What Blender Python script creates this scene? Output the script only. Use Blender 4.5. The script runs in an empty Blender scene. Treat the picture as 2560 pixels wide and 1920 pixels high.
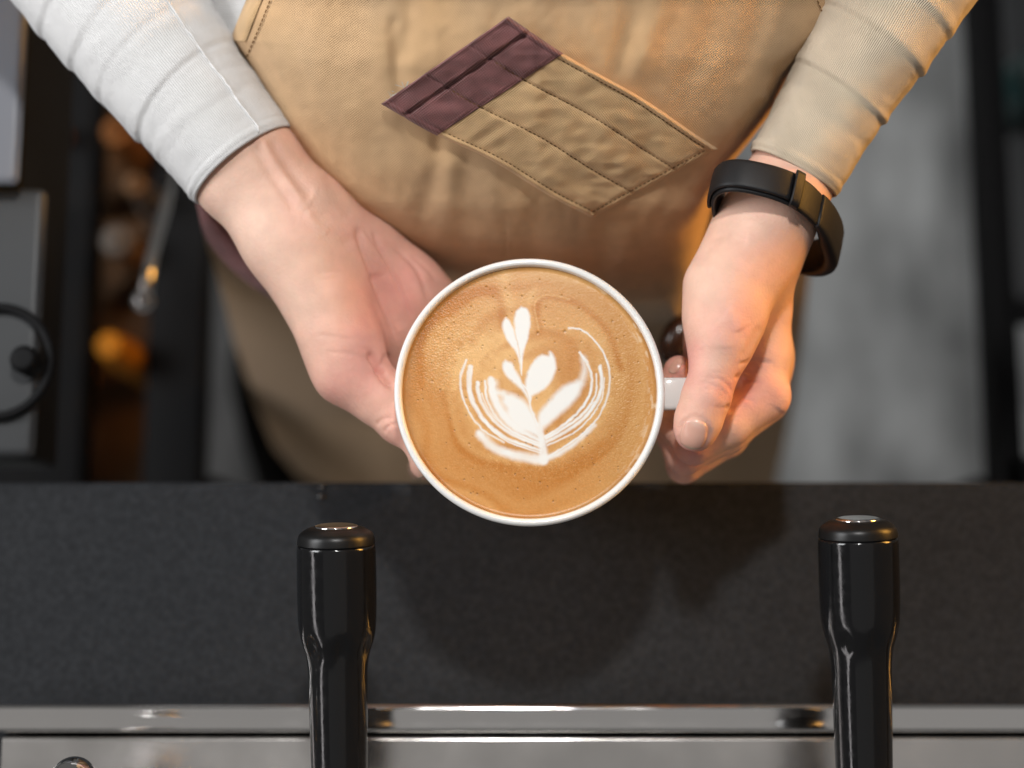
import bpy, bmesh, math, random
import numpy as np
from mathutils import Vector
random.seed(7); rng = np.random.default_rng(7)
R = math.radians
sc = bpy.context.scene
COL = sc.collection

# ------------------------------------------------------------------ camera
ZR = 1.0                      # the cup's rim stands one metre above the floor
D = 0.60                      # camera to cup
TILT = R(9.0)
WID = 0.395                   # width of the picture at the cup
LENS = 36 * D / WID
FPX = 2560 * LENS / 36
S = WID / 2560                # metres per photo pixel at the cup
cam_d = bpy.data.cameras.new('camera'); cam = bpy.data.objects.new('camera', cam_d); COL.objects.link(cam)
CAM = np.array([0.0, -D * math.sin(TILT), ZR + D * math.cos(TILT)])
cam.location = CAM; cam.rotation_euler = (TILT, 0, 0)
cam_d.lens = LENS; cam_d.sensor_width = 36; cam_d.clip_start = 0.02; cam_d.clip_end = 50
cam_d.dof.use_dof = True; cam_d.dof.focus_distance = D - 0.004; cam_d.dof.aperture_fstop = 3.4
sc.camera = cam

# ------------------------------------------------------------------ world, lamps, exposure
w = bpy.data.worlds.new('World'); sc.world = w; w.use_nodes = True
bg = w.node_tree.nodes['Background']
bg.inputs[0].default_value = (0.285, 0.28, 0.275, 1); bg.inputs[1].default_value = 0.34
def area(name, loc, target, sx, sy, power, color):
    l = bpy.data.lights.new(name, 'AREA'); l.shape = 'RECTANGLE'; l.size = sx; l.size_y = sy
    l.energy = power; l.color = color
    o = bpy.data.objects.new(name, l); COL.objects.link(o)
    loc = Vector(loc) + Vector((0, 0, ZR)); t = Vector(target) + Vector((0, 0, ZR))
    o.location = loc; o.rotation_euler = (t - loc).to_track_quat('-Z', 'Y').to_euler()
    return o
area('window_light', (-1.05, 0.30, 0.66), (0, 0.04, 0), 0.6, 0.45, 10.5, (0.97, 0.985, 1.0))
area('window_light', (-1.50, -0.40, 0.62), (0, -0.02, 0), 1.9, 0.20, 5.0, (1.0, 0.95, 0.96))
am = area('amber_lamp', (0.90, 0.44, 0.15), (0.17, 0.10, 0.0), 0.60, 0.26, 1.35, (1.0, 0.48, 0.09)); am.data.spread = R(54)
area('pendant_lamp', (0.0, 0.36, 0.75), (0, -0.05, -0.1), 0.055, 0.055, 4.1, (1.0, 0.985, 0.965))
area('overhead_fill', (0.0, -0.2, 1.8), (0, 0, 0), 2.4, 2.4, 2.4, (1.0, 0.97, 0.94))  # added soft fill from overhead, brightens the steel plate
sc.view_settings.view_transform = 'Standard'; sc.view_settings.look = 'None'
sc.view_settings.exposure = 0.03; sc.view_settings.gamma = 1.0; sc.view_settings.use_curve_mapping = False
sc.render.engine = 'CYCLES'
sc.cycles.use_denoising = True
sc.cycles.max_bounces = 7
sc.cycles.use_adaptive_sampling = True; sc.cycles.adaptive_threshold = 0.02

# ------------------------------------------------------------------ picture <-> place
ct, st = math.cos(TILT), math.sin(TILT)
def P(px, py, z):
    """the point of the place at height z (metres above the rim) that the photo shows at pixel px, py"""
    px = np.asarray(px, float); py = np.asarray(py, float); z = np.asarray(z, float)
    a = (px - 1280) / FPX; b = (960 - py) / FPX
    dx, dy, dz = a, b * ct + st, b * st - ct
    t = (z + ZR - CAM[2]) / dz
    return np.stack(np.broadcast_arrays(CAM[0] + dx * t, CAM[1] + dy * t, z + ZR + 0 * t), -1)
def Pm(px, py, zmm): return P(px, py, np.asarray(zmm, float) / 1000)
def proj(p):
    q = p - CAM
    yc = q[:, 1] * ct + q[:, 2] * st; zc = -q[:, 1] * st + q[:, 2] * ct
    return np.stack([1280 + FPX * q[:, 0] / -zc, 960 - FPX * yc / -zc], -1)
def zc(pts, ox, oy, f): return [(ox + x / f, oy + y / f) for x, y in pts]

# ------------------------------------------------------------------ materials
def mat(name, color, rough=0.5, metal=0.0, spec=0.5, sss=0.0, vary=0.0, vscale=20.0, bump=0.0, bscale=200.0,
        attr=None, coat=0.0, sheen=0.0, rvary=0.0):
    m = bpy.data.materials.new(name); m.use_nodes = True
    nt = m.node_tree; N = nt.nodes; L = nt.links; b = N['Principled BSDF']
    b.inputs['Roughness'].default_value = rough; b.inputs['Metallic'].default_value = metal
    b.inputs['Specular IOR Level'].default_value = spec
    b.inputs['Coat Weight'].default_value = coat; b.inputs['Coat Roughness'].default_value = 0.06
    b.inputs['Sheen Weight'].default_value = sheen
    if sss:
        b.inputs['Subsurface Weight'].default_value = sss; b.inputs['Subsurface Scale'].default_value = 0.004
        b.inputs['Subsurface Radius'].default_value = (1.0, 0.38, 0.2)
    tc = N.new('ShaderNodeTexCoord')
    out = None
    if attr:
        a = N.new('ShaderNodeVertexColor'); a.layer_name = attr; out = a.outputs[0]
    if vary:
        n = N.new('ShaderNodeTexNoise'); n.inputs['Scale'].default_value = vscale; n.inputs['Detail'].default_value = 6
        L.new(tc.outputs['Object'], n.inputs['Vector'])
        mr = N.new('ShaderNodeMapRange'); mr.inputs[1].default_value = 0.3; mr.inputs[2].default_value = 0.7
        mr.inputs[3].default_value = 1 - vary; mr.inputs[4].default_value = 1 + vary
        L.new(n.outputs[0], mr.inputs[0])
        mx = N.new('ShaderNodeMix'); mx.data_type = 'RGBA'; mx.blend_type = 'MULTIPLY'; mx.inputs[0].default_value = 1
        mx.inputs[6].default_value = (*color, 1)
        if out: L.new(out, mx.inputs[6])
        L.new(mr.outputs[0], mx.inputs[7]); out = mx.outputs[2]
    if out: L.new(out, b.inputs['Base Color'])
    else: b.inputs['Base Color'].default_value = (*color, 1)
    if rvary:
        n = N.new('ShaderNodeTexNoise'); n.inputs['Scale'].default_value = vscale * 2; n.inputs['Detail'].default_value = 8
        L.new(tc.outputs['Object'], n.inputs['Vector'])
        mr = N.new('ShaderNodeMapRange'); mr.inputs[1].default_value = 0.3; mr.inputs[2].default_value = 0.7
        mr.inputs[3].default_value = max(0.02, rough - rvary); mr.inputs[4].default_value = rough + rvary
        L.new(n.outputs[0], mr.inputs[0]); L.new(mr.outputs[0], b.inputs['Roughness'])
    if bump:
        n = N.new('ShaderNodeTexNoise'); n.inputs['Scale'].default_value = bscale; n.inputs['Detail'].default_value = 4
        L.new(tc.outputs['Object'], n.inputs['Vector'])
        bp = N.new('ShaderNodeBump'); bp.inputs['Strength'].default_value = 1.0; bp.inputs['Distance'].default_value = bump
        L.new(n.outputs[0], bp.inputs['Height']); L.new(bp.outputs[0], b.inputs['Normal'])
    return m
def weave(m, su, sv, dist, twill=True, contrast=0.0):
    """fine crossing threads from the UV map, as relief and a slight change of tone"""
    nt = m.node_tree; N = nt.nodes; L = nt.links; b = N['Principled BSDF']
    uv = N.new('ShaderNodeUVMap'); mp = N.new('ShaderNodeMapping')
    mp.inputs['Rotation'].default_value = (0, 0, R(38) if twill else 0)
    L.new(uv.outputs[0], mp.inputs[0])
    ws = []
    for d, s in (('X', su), ('Y', sv)):
        if not s: continue
        wv = N.new('ShaderNodeTexWave'); wv.wave_type = 'BANDS'; wv.bands_direction = d
        wv.inputs['Scale'].default_value = s; wv.inputs['Distortion'].default_value = 1.2
        wv.inputs['Detail'].default_value = 1.5; wv.inputs['Detail Scale'].default_value = 2.0
        L.new(mp.outputs[0], wv.inputs['Vector']); ws.append(wv.outputs['Fac'])
    h = ws[0]
    if len(ws) == 2:
        ad = N.new('ShaderNodeMath'); ad.operation = 'ADD'; L.new(ws[0], ad.inputs[0]); L.new(ws[1], ad.inputs[1]); h = ad.outputs[0]
    bp = N.new('ShaderNodeBump'); bp.inputs['Distance'].default_value = dist; bp.inputs['Strength'].default_value = 1
    L.new(h, bp.inputs['Height'])
    if b.inputs['Normal'].links: L.new(b.inputs['Normal'].links[0].from_socket, bp.inputs['Normal'])
    L.new(bp.outputs[0], b.inputs['Normal'])
    if contrast:
        mr = N.new('ShaderNodeMapRange'); mr.inputs[2].default_value = float(len(ws))
        mr.inputs[3].default_value = 1 - contrast; mr.inputs[4].default_value = 1 + contrast
        L.new(h, mr.inputs[0])
        mx = N.new('ShaderNodeMix'); mx.data_type = 'RGBA'; mx.blend_type = 'MULTIPLY'; mx.inputs[0].default_value = 1
        if b.inputs['Base Color'].links: L.new(b.inputs['Base Color'].links[0].from_socket, mx.inputs[6])
        else: mx.inputs[6].default_value = b.inputs['Base Color'].default_value
        L.new(mr.outputs[0], mx.inputs[7]); L.new(mx.outputs[2], b.inputs['Base Color'])
    return m
M = {}
M['skin'] = mat('skin', (0.7, 0.45, 0.35), 0.55, spec=0.22, sss=0.18, vary=0.07, vscale=110, bump=0.00020, bscale=800, attr='tone')
M['nail'] = mat('nail', (0.70, 0.43, 0.34), 0.24, spec=0.5, sss=0.15, attr='tone')
M['apron'] = weave(mat('apron_canvas', (0.575, 0.375, 0.205), 0.92, spec=0.1, vary=0.05, vscale=160, bump=0.00012, bscale=300, sheen=0.2, attr='tone'), 420, 420, 0.00012, contrast=0.07)
M['pocket'] = weave(mat('pocket_canvas', (0.66, 0.435, 0.225), 0.92, spec=0.1, vary=0.12, vscale=75, bump=0.0012, bscale=90, sheen=0.2), 420, 420, 0.00022, contrast=0.12)
M['maroon'] = weave(mat('maroon_canvas', (0.21, 0.085, 0.082), 0.9, spec=0.1, vary=0.32, vscale=90, bump=0.0009, bscale=120, sheen=0.25), 380, 380, 0.0003, contrast=0.22)
M['thread'] = mat('thread', (0.16, 0.085, 0.035), 0.9, spec=0.1)
M['palethread'] = mat('pale_thread', (0.55, 0.40, 0.25), 0.9, spec=0.1)
M['knit'] = weave(mat('white_knit', (0.74, 0.735, 0.73), 0.95, spec=0.08, vary=0.05, vscale=60, bump=0.0004, bscale=300, sheen=0.2), 0, 60, 0.0003, twill=False, contrast=0.05)
M['knit_warm'] = weave(mat('warm_lit_knit', (0.66, 0.55, 0.41), 0.95, spec=0.08, vary=0.14, vscale=50, bump=0.0004, bscale=300, sheen=0.2), 0, 60, 0.0003, twill=False, contrast=0.06)  # knit with the warm light on this sleeve mixed into its colour
M['rubber'] = mat('black_rubber', (0.009, 0.009, 0.010), 0.5, spec=0.28, bump=0.00006, bscale=1500)
M['ceramic'] = mat('white_ceramic', (0.83, 0.825, 0.80), 0.12, spec=0.5, coat=0.3)
M['coffee'] = mat('coffee_crema', (0.5, 0.25, 0.08), 0.32, spec=0.28, attr='tone', bump=0.00005, bscale=1100)
M['bakelite'] = mat('black_bakelite', (0.006, 0.006, 0.0065), 0.13, spec=0.55, bump=0.00003, bscale=500, rvary=0.08, vscale=140)
M['capblack'] = mat('satin_black', (0.006, 0.006, 0.006), 0.36, spec=0.35)
M['chrome'] = mat('chrome', (0.92, 0.90, 0.88), 0.10, metal=1, rvary=0.05, vscale=30)
M['steel'] = mat('brushed_steel', (0.86, 0.83, 0.80), 0.20, metal=1, vary=0.05, vscale=12, rvary=0.08)
M['counter'] = mat('black_counter', (0.024, 0.0255, 0.028), 0.45, spec=0.05, vary=0.28, vscale=420, bump=0.0003, bscale=700, rvary=0.06)
M['floor'] = mat('concrete', (0.50, 0.515, 0.515), 0.75, spec=0.3, vary=0.5, vscale=11)
_n = M['floor'].node_tree; _m = _n.nodes.new('ShaderNodeMapping'); _m.inputs['Scale'].default_value = (1.5, 0.6, 1)
_t = [x for x in _n.nodes if x.type == 'TEX_NOISE'][0]; _c = [x for x in _n.nodes if x.type == 'TEX_COORD'][0]
_n.links.new(_c.outputs['Object'], _m.inputs[0]); _n.links.new(_m.outputs[0], _t.inputs['Vector'])
M['black'] = mat('black_panel', (0.004, 0.004, 0.0045), 0.6, spec=0.15)
M['greymetal'] = mat('grey_metal', (0.15, 0.155, 0.175), 0.45, spec=0.5, vary=0.06, vscale=15)
M['darkgrey'] = mat('dark_grey_metal', (0.036, 0.038, 0.040), 0.45, spec=0.4, vary=0.12, vscale=12)
M['wood'] = mat('brown_wood', (0.16, 0.075, 0.025), 0.6, vary=0.5, vscale=18)
M['orange'] = mat('orange_glaze', (0.55, 0.20, 0.01), 0.7, spec=0.2, vary=0.4, vscale=30)
M['rust'] = mat('rust_glaze', (0.20, 0.075, 0.02), 0.7, spec=0.2, vary=0.4, vscale=30)
M['teal'] = mat('teal_glaze', (0.012, 0.05, 0.05), 0.4)
M['trouser'] = mat('dark_cloth', (0.010, 0.009, 0.008), 0.95, spec=0.05)
M['brownbead'] = mat('brown_horn', (0.035, 0.014, 0.007), 0.22, spec=0.6, vary=0.5, vscale=60)
M['clear'] = mat('beige_plastic', (0.13, 0.105, 0.085), 0.6)

# ------------------------------------------------------------------ object helpers
def tag(o, label=None, cat=None, group=None, kind=None):
    if label: o['label'] = label
    if cat: o['category'] = cat
    if group: o['group'] = group
    if kind: o['kind'] = kind
    return o
def empty(name, loc, label, cat, group=None):
    o = bpy.data.objects.new(name, None); COL.objects.link(o); o.location = loc; o.empty_display_size = 0.02
    return tag(o, label, cat, group)
def link(name, me, m, parent=None, smooth=True):
    if m is not None:
        me.materials.clear(); me.materials.append(m)
    if smooth: me.polygons.foreach_set('use_smooth', [True] * len(me.polygons))
    o = bpy.data.objects.new(name, me); COL.objects.link(o)
    if parent is not None:
        o.parent = parent; o.matrix_parent_inverse = parent_inv(parent)
    return o
def parent_inv(p):
    from mathutils import Matrix
    return Matrix.Translation(-p.location) if p.type == 'EMPTY' else Matrix.Identity(4)
def pymesh(name, v, f, m, parent=None, smooth=True, uv=None, tone=None):
    me = bpy.data.meshes.new(name); v = np.asarray(v, float)
    if isinstance(f, np.ndarray):
        me.vertices.add(len(v)); me.vertices.foreach_set('co', v.astype(np.float32).ravel())
        k = f.shape[1]; me.loops.add(f.size); me.loops.foreach_set('vertex_index', f.astype(np.int32).ravel())
        me.polygons.add(len(f)); me.polygons.foreach_set('loop_start', (np.arange(len(f)) * k).astype(np.int32))
        me.update(calc_edges=True); me.validate()
    else:
        me.from_pydata(v.tolist(), [], [tuple(int(i) for i in q) for q in f])
    if uv is not None:
        l = me.uv_layers.new(name='UVMap'); li = np.zeros(len(me.loops), np.int32); me.loops.foreach_get('vertex_index', li)
        l.data.foreach_set('uv', np.asarray(uv, np.float32)[li].ravel())
    if tone is not None:
        a = me.color_attributes.new('tone', 'FLOAT_COLOR', 'POINT')
        a.data.foreach_set('color', np.c_[tone, np.ones(len(tone))].ravel().astype(np.float32))
    me.update()
    return link(name, me, m, parent, smooth)
def grid_faces(nu, nv, closed_v=False, mask=None):
    f = []
    for i in range(nu - 1):
        for j in range(nv if closed_v else nv - 1):
            a = i * nv + j; b = i * nv + (j + 1) % nv
            q = (a, b, b + nv, a + nv)
            if mask is None or mask[i, j]: f.append(q)
    return f
def lathe(name, prof, m, parent, base, axis, up=(0, 0, 1), seg=72, mod=None, caps=True):
    """prof: (distance along the axis, radius)"""
    ax = np.array(axis, float); ax /= np.linalg.norm(ax)
    e1 = np.cross(ax, up); e1 /= np.linalg.norm(e1); e2 = np.cross(ax, e1)
    v = []; n = len(prof)
    for (h, r) in prof:
        for k in range(seg):
            a = 2 * math.pi * k / seg; rr = r * (mod(h, a) if mod else 1)
            v.append(np.array(base) + ax * h + (e1 * math.cos(a) + e2 * math.sin(a)) * rr)
    f = grid_faces(n, seg, True)
    if caps:
        f.append(tuple(range(seg))[::-1]); f.append(tuple(range((n - 1) * seg, n * seg)))
    me_o = pymesh(name, v, f, m, parent)
    bm = bmesh.new(); bm.from_mesh(me_o.data); bmesh.ops.recalc_face_normals(bm, faces=bm.faces); bm.to_mesh(me_o.data); bm.free()
    return me_o
def round_prof(pts, r=0.0, n=5):
    """round the inner corners of a profile polyline"""
    out = [pts[0]]
    for i in range(1, len(pts) - 1):
        p0, p1, p2 = map(np.array, (pts[i - 1], pts[i], pts[i + 1]))
        d0 = p0 - p1; d2 = p2 - p1; l0, l2 = np.linalg.norm(d0), np.linalg.norm(d2)
        rr = min(r, 0.45 * l0, 0.45 * l2); a = p1 + d0 / l0 * rr; c = p1 + d2 / l2 * rr
        for k in range(n + 1):
            t = k / n; out.append(tuple((1 - t) ** 2 * a + 2 * t * (1 - t) * p1 + t * t * c))
    out.append(pts[-1]); return out
def box(name, lo, hi, m, parent=None, bev=0.002, seg=3):
    bm = bmesh.new(); bmesh.ops.create_cube(bm, size=1)
    lo = np.array(lo, float); hi = np.array(hi, float)
    for v in bm.verts: v.co = Vector((lo + hi) / 2) + Vector(np.array(v.co) * (hi - lo))
    if bev: bmesh.ops.bevel(bm, geom=bm.edges[:], offset=bev, segments=seg, profile=0.6, affect='EDGES')
    me = bpy.data.meshes.new(name); bm.to_mesh(me); bm.free()
    o = link(name, me, m, parent)
    return o
def catmull(pts, n):
    p = np.asarray(pts, float); p = np.vstack([2 * p[0] - p[1], p, 2 * p[-1] - p[-2]])
    out = []
    for i in range(1, len(p) - 2):
        for k in range(n):
            t = k / n; a, b, c, d = p[i - 1:i + 3]
            out.append(0.5 * ((2 * b) + (c - a) * t + (2 * a - 5 * b + 4 * c - d) * t * t + (3 * b - a - 3 * c + d) * t ** 3))
    out.append(p[-2]); return np.array(out)
def sweep(name, path, rad, m, parent=None, seg=10, closed=False):
    path = np.asarray(path, float); n = len(path); rad = np.broadcast_to(rad, (n,))
    v = []; e = None
    for i in range(n):
        t = path[(i + 1) % n] - path[i - 1] if closed else path[min(i + 1, n - 1)] - path[max(i - 1, 0)]
        t = t / np.linalg.norm(t)
        if e is None:
            e = np.cross(t, (0.1, 0.2, 1.0))
        e = e - t * (e @ t); e /= np.linalg.norm(e); b = np.cross(t, e)
        for k in range(seg):
            a = 2 * math.pi * k / seg; v.append(path[i] + rad[i] * (e * math.cos(a) + b * math.sin(a)))
    f = grid_faces(n, seg, True)
    if closed: f += [((n - 1) * seg + k, (n - 1) * seg + (k + 1) % seg, (k + 1) % seg, k) for k in range(seg)]
    else: f += [tuple(range(seg))[::-1], tuple(range((n - 1) * seg, n * seg))]
    return pymesh(name, v, f, m, parent)
def seg_dist(q, poly, margin=150):
    """distance of points q (N,2) to a polyline, and the share of its length there"""
    best = np.full(len(q), 1e6); tt = np.zeros(len(q)); poly = np.asarray(poly, float); n = len(poly) - 1
    near = np.where(((q >= poly.min(0) - margin) & (q <= poly.max(0) + margin)).all(1))[0]
    qq = q[near]; bb = np.full(len(qq), 1e6); t2 = np.zeros(len(qq))
    for i in range(n):
        a, b = poly[i], poly[i + 1]; ab = b - a; w_ = qq - a
        t = np.clip((w_ @ ab) / (ab @ ab + 1e-9), 0, 1)
        e0 = w_[:, 0] - t * ab[0]; e1 = w_[:, 1] - t * ab[1]; d = e0 * e0 + e1 * e1
        k = d < bb; bb[k] = d[k]; t2[k] = (i + t[k]) / n
    best[near] = np.sqrt(bb); tt[near] = t2
    return best, tt
def in_poly(q, poly):
    c = np.zeros(len(q), bool); n = len(poly)
    for i in range(n):
        x1, y1 = poly[i]; x2, y2 = poly[(i + 1) % n]
        k = ((y1 > q[:, 1]) != (y2 > q[:, 1]))
        with np.errstate(divide='ignore', invalid='ignore'):
            c ^= k & (q[:, 0] < (x2 - x1) * (q[:, 1] - y1) / (y2 - y1 + 1e-12) + x1)
    return c
def vnoise(q, scale, seed):
    """smooth value noise on 2-D points, -1..1"""
    r = np.random.default_rng(seed); T = r.uniform(-1, 1, (64, 64))
    g = q / scale; i = np.floor(g).astype(int); f = g - i; f = f * f * (3 - 2 * f)
    t = lambda a, b: T[(i[:, 0] + a) % 64, (i[:, 1] + b) % 64]
    return (t(0, 0) * (1 - f[:, 0]) + t(1, 0) * f[:, 0]) * (1 - f[:, 1]) + (t(0, 1) * (1 - f[:, 0]) + t(1, 1) * f[:, 0]) * f[:, 1]

# ------------------------------------------------------------------ soft bodies grown from skeletons
def cone(p, a, b, ra, rb):
    ab = b - a; t = np.clip(((p - a) @ ab) / (ab @ ab), 0, 1)
    return np.linalg.norm(p - a - t[:, None] * ab, axis=1) - (ra + (rb - ra) * t)
def smin(a, b, k):
    h = np.clip(0.5 + 0.5 * (b - a) / k, 0, 1)
    return b + (a - b) * h - k * h * (1 - h)
def chain_sdf(p, chain, k):
    d = None
    for (a, ra), (b, rb) in zip(chain[:-1], chain[1:]):
        c = cone(p, a, b, ra, rb); d = c if d is None else smin(d, c, k)
    return d
def grow(chains, h):
    """chains: list of (points, k inside the chain, k to the rest). Surface nets on a grid of h metres."""
    def f(p):
        d = None
        for ch, k1, k2 in chains:
            c = chain_sdf(p, ch, k1); d = c if d is None else smin(d, c, k2)
        return d
    pts = np.array([a for ch, _, _ in chains for a, r in ch]); rr = max(r for ch, _, _ in chains for a, r in ch)
    lo = pts.min(0) - rr - 4 * h; hi = pts.max(0) + rr + 4 * h
    n = np.ceil((hi - lo) / h).astype(int) + 1
    ax = [lo[i] + h * np.arange(n[i]) for i in range(3)]
    n = ((n + 5) // 6) * 6; ax = [lo[i] + h * np.arange(n[i]) for i in range(3)]
    F = np.empty(n, np.float32); nb_ = n // 6
    cen = np.stack(np.meshgrid(*[ax[i].reshape(-1, 6).mean(1) for i in range(3)], indexing='ij'), -1).reshape(-1, 3)
    fc = f(cen).reshape(nb_); F[:] = np.repeat(np.repeat(np.repeat(fc, 6, 0), 6, 1), 6, 2)
    blk = np.argwhere(np.abs(fc) < 6 * h * 0.95)
    o6 = np.stack(np.meshgrid(*[np.arange(6)] * 3, indexing='ij'), -1).reshape(-1, 3)
    for part in np.array_split(blk, max(1, len(blk) // 400)):
        ij = (part[:, None] * 6 + o6[None]).reshape(-1, 3); F[tuple(ij.T)] = f(lo + h * ij)
    ins = F < 0; c = np.zeros(n - 1, np.int8)
    for a in (0, 1):
        for b in (0, 1):
            for d in (0, 1): c += ins[a:n[0] - 1 + a, b:n[1] - 1 + b, d:n[2] - 1 + d]
    act = np.argwhere((c > 0) & (c < 8)); idx = np.full(n - 1, -1, np.int64); idx[tuple(act.T)] = np.arange(len(act))
    acc = np.zeros((len(act), 3)); cnt = np.zeros(len(act))
    cs = [(a, b, d) for a in (0, 1) for b in (0, 1) for d in (0, 1)]
    for A in cs:
        for B in cs:
            if sum(B) - sum(A) == 1 and all(y >= x for x, y in zip(A, B)):
                fa = F[tuple((act + A).T)]; fb = F[tuple((act + B).T)]; k = (fa < 0) != (fb < 0)
                t = fa[k] / (fa[k] - fb[k]); acc[k] += np.array(A) + t[:, None] * (np.array(B) - np.array(A)); cnt[k] += 1
    V = lo + h * (act + acc / cnt[:, None])
    quads = []
    for axis in range(3):
        sl0 = [slice(None)] * 3; sl1 = [slice(None)] * 3; sl0[axis] = slice(0, -1); sl1[axis] = slice(1, None)
        e = np.argwhere(ins[tuple(sl0)] != ins[tuple(sl1)]); u, v = [(1, 2), (2, 0), (0, 1)][axis]
        fl = ins[tuple(e.T)]
        def cell(du, dv):
            q = e.copy(); q[:, u] -= du; q[:, v] -= dv; return idx[tuple(q.T)]
        q = np.stack([cell(1, 1), cell(0, 1), cell(0, 0), cell(1, 0)], -1)
        q[~fl] = q[~fl][:, ::-1]; quads.append(q)
    Q = np.vstack(quads)
    g = None
    for it in range(3):
        d0 = f(V); g = np.stack([f(V + np.eye(3)[i] * 1e-4) - f(V - np.eye(3)[i] * 1e-4) for i in range(3)], -1)
        g /= np.linalg.norm(g, axis=1)[:, None] + 1e-9
        V = V - g * np.clip(d0, -h, h)[:, None]
    return V, Q, g, f
def carve(V, n, marks):
    """marks: (polyline in photo pixels, width px, depth mm); negative depth raises. Only on what faces the camera."""
    q = proj(V); view = CAM - V; view /= np.linalg.norm(view, axis=1)[:, None]
    face = np.clip((n * view).sum(1) * 2.5, 0, 1); disp = np.zeros(len(V))
    for poly, wd, dp in marks:
        d, t = seg_dist(q, catmull(poly, 6) if len(poly) > 2 else poly)
        disp += np.exp(-(d / wd) ** 2) * dp * 1e-3 * np.clip(np.minimum(t, 1 - t) * 8 + 0.12, 0, 1)
    return V - n * (disp * face)[:, None]
def march(f, px, py, z0, z1):
    """first hit of the camera's ray on a grown body"""
    a = Pm(px, py, z0); b = Pm(px, py, z1); L_ = np.linalg.norm(b - a, axis=1)[:, None]; d = (b - a) / L_
    t = np.zeros(len(a))
    for _ in range(60): t = t + np.clip(f(a + d * t[:, None]), -0.002, 0.004)
    return a + d * t[:, None]

# ================================================================== THE SETTING
def Y(py, z): return float(P(1280, py, z)[1])
def X(px, py, z): return float(P(px, py, z)[0])
fl = box('floor', (-2.2, -1.6, -0.05), (2.2, 2.6, 0.0), M['floor'], bev=0); tag(fl, kind='structure')
ZC = -0.120
yc0 = Y(1205, ZC)
ct_o = box('counter', (X(-260, 1500, ZC), -0.75, ZR + ZC - 0.04), (0.95, yc0, ZR + ZC), M['counter'], bev=0.0025)
tag(ct_o, kind='structure')
fm = box('floor_shade', (X(330, 950, -1.0), Y(1700, -1.0), 0.0005), (X(1000, 950, -1.0), Y(-200, -1.0), 0.010), mat('grey_floor_shade', (0.16, 0.16, 0.158), 0.8, spec=0.2, vary=0.2, vscale=12), bev=0.003)
tag(fm, 'added dark grey sheet standing in for shade on the floor between cabinet and apron', 'sheet')  # added sheet, darkens the floor gap where shade would fall

for px_, py_, rp, lb in ((803, 1242, 9, 'larger of two tiny water drops on the counter edge left of the cup'), (806, 1217, 7, 'smaller water drop nearest the counter edge left of the cup')):
    c = P(px_, py_, ZC); r_ = rp * S * 1.2
    dr = lathe('water_drop', [(0.0002, r_), (r_ * 0.25, r_ * 0.96), (r_ * 0.5, r_ * 0.7), (r_ * 0.62, r_ * 0.35), (r_ * 0.66, 0.0)], mat('water_gloss', (0.03, 0.03, 0.03), 0.05, spec=0.6), None, c, (0, 0, 1), up=(0, 1, 0), seg=20, caps=False)
    tag(dr, lb, 'drop', 'water drops on the counter')

# ================================================================== ESPRESSO MACHINE
ZP = -0.084
em = empty('espresso_machine', (0, Y(1880, ZP), ZR + ZC), 'polished steel front edge of an espresso machine along the black counter', 'machine')
y_a, y_b = Y(1760, ZP), Y(1833, ZP)
def extr(name, prof, x0, x1, m, parent, nx=2):
    """profile in (y, z) pulled along x"""
    v = []
    xs = np.linspace(x0, x1, nx)
    for x in xs:
        for (y, z) in prof: v.append((x, y, z))
    n = len(prof); f = grid_faces(nx, n, True); f += [tuple(range(n)), tuple(range((nx - 1) * n, nx * n))[::-1]]
    o = pymesh(name, v, f, m, parent)
    bm = bmesh.new(); bm.from_mesh(o.data); bmesh.ops.recalc_face_normals(bm, faces=bm.faces); bm.to_mesh(o.data); bm.free()
    md = o.modifiers.new('edge', 'EDGE_SPLIT'); md.split_angle = R(50)
    return o
zt = ZR + ZP
def bar_prof(ya, yb, ztop, zbot, r, dish=0.0):
    """a bar with rounded upper edges; ya is the side towards the barista"""
    pr = [(ya, zbot), (ya, ztop - r)]
    for k in range(1, 9):
        a = k / 8 * math.pi / 2; pr.append((ya - r + r * math.cos(a), ztop - r + r * math.sin(a)))
    yy0, yy1 = ya - r, yb + r
    for k in range(1, 8):
        t = k / 8; pr.append((yy0 + (yy1 - yy0) * t, ztop - dish * math.sin(math.pi * t)))
    for k in range(0, 9):
        a = math.pi / 2 + k / 8 * math.pi / 2; pr.append((yb + r + r * math.cos(a), ztop - r + r * math.sin(a)))
    pr.append((yb, zbot)); return pr
extr('front_rail', bar_prof(y_a, y_b, zt, zt - 0.02, 0.0026, 0.0004), X(-60, 1800, ZP), 0.40, M['chrome'], em)
y_c = Y(1843, ZP)
extr('drip_plate', bar_prof(y_c, y_c - 0.20, zt - 0.001, zt - 0.02, 0.0016), X(2, 1880, ZP), 0.40, M['steel'], em)
box('base', (X(-20, 1800, ZP), y_c - 0.21, ZR + ZC + 0.0005), (0.40, y_a - 0.004, zt - 0.0195), M['black'], em, bev=0.001)

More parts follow.
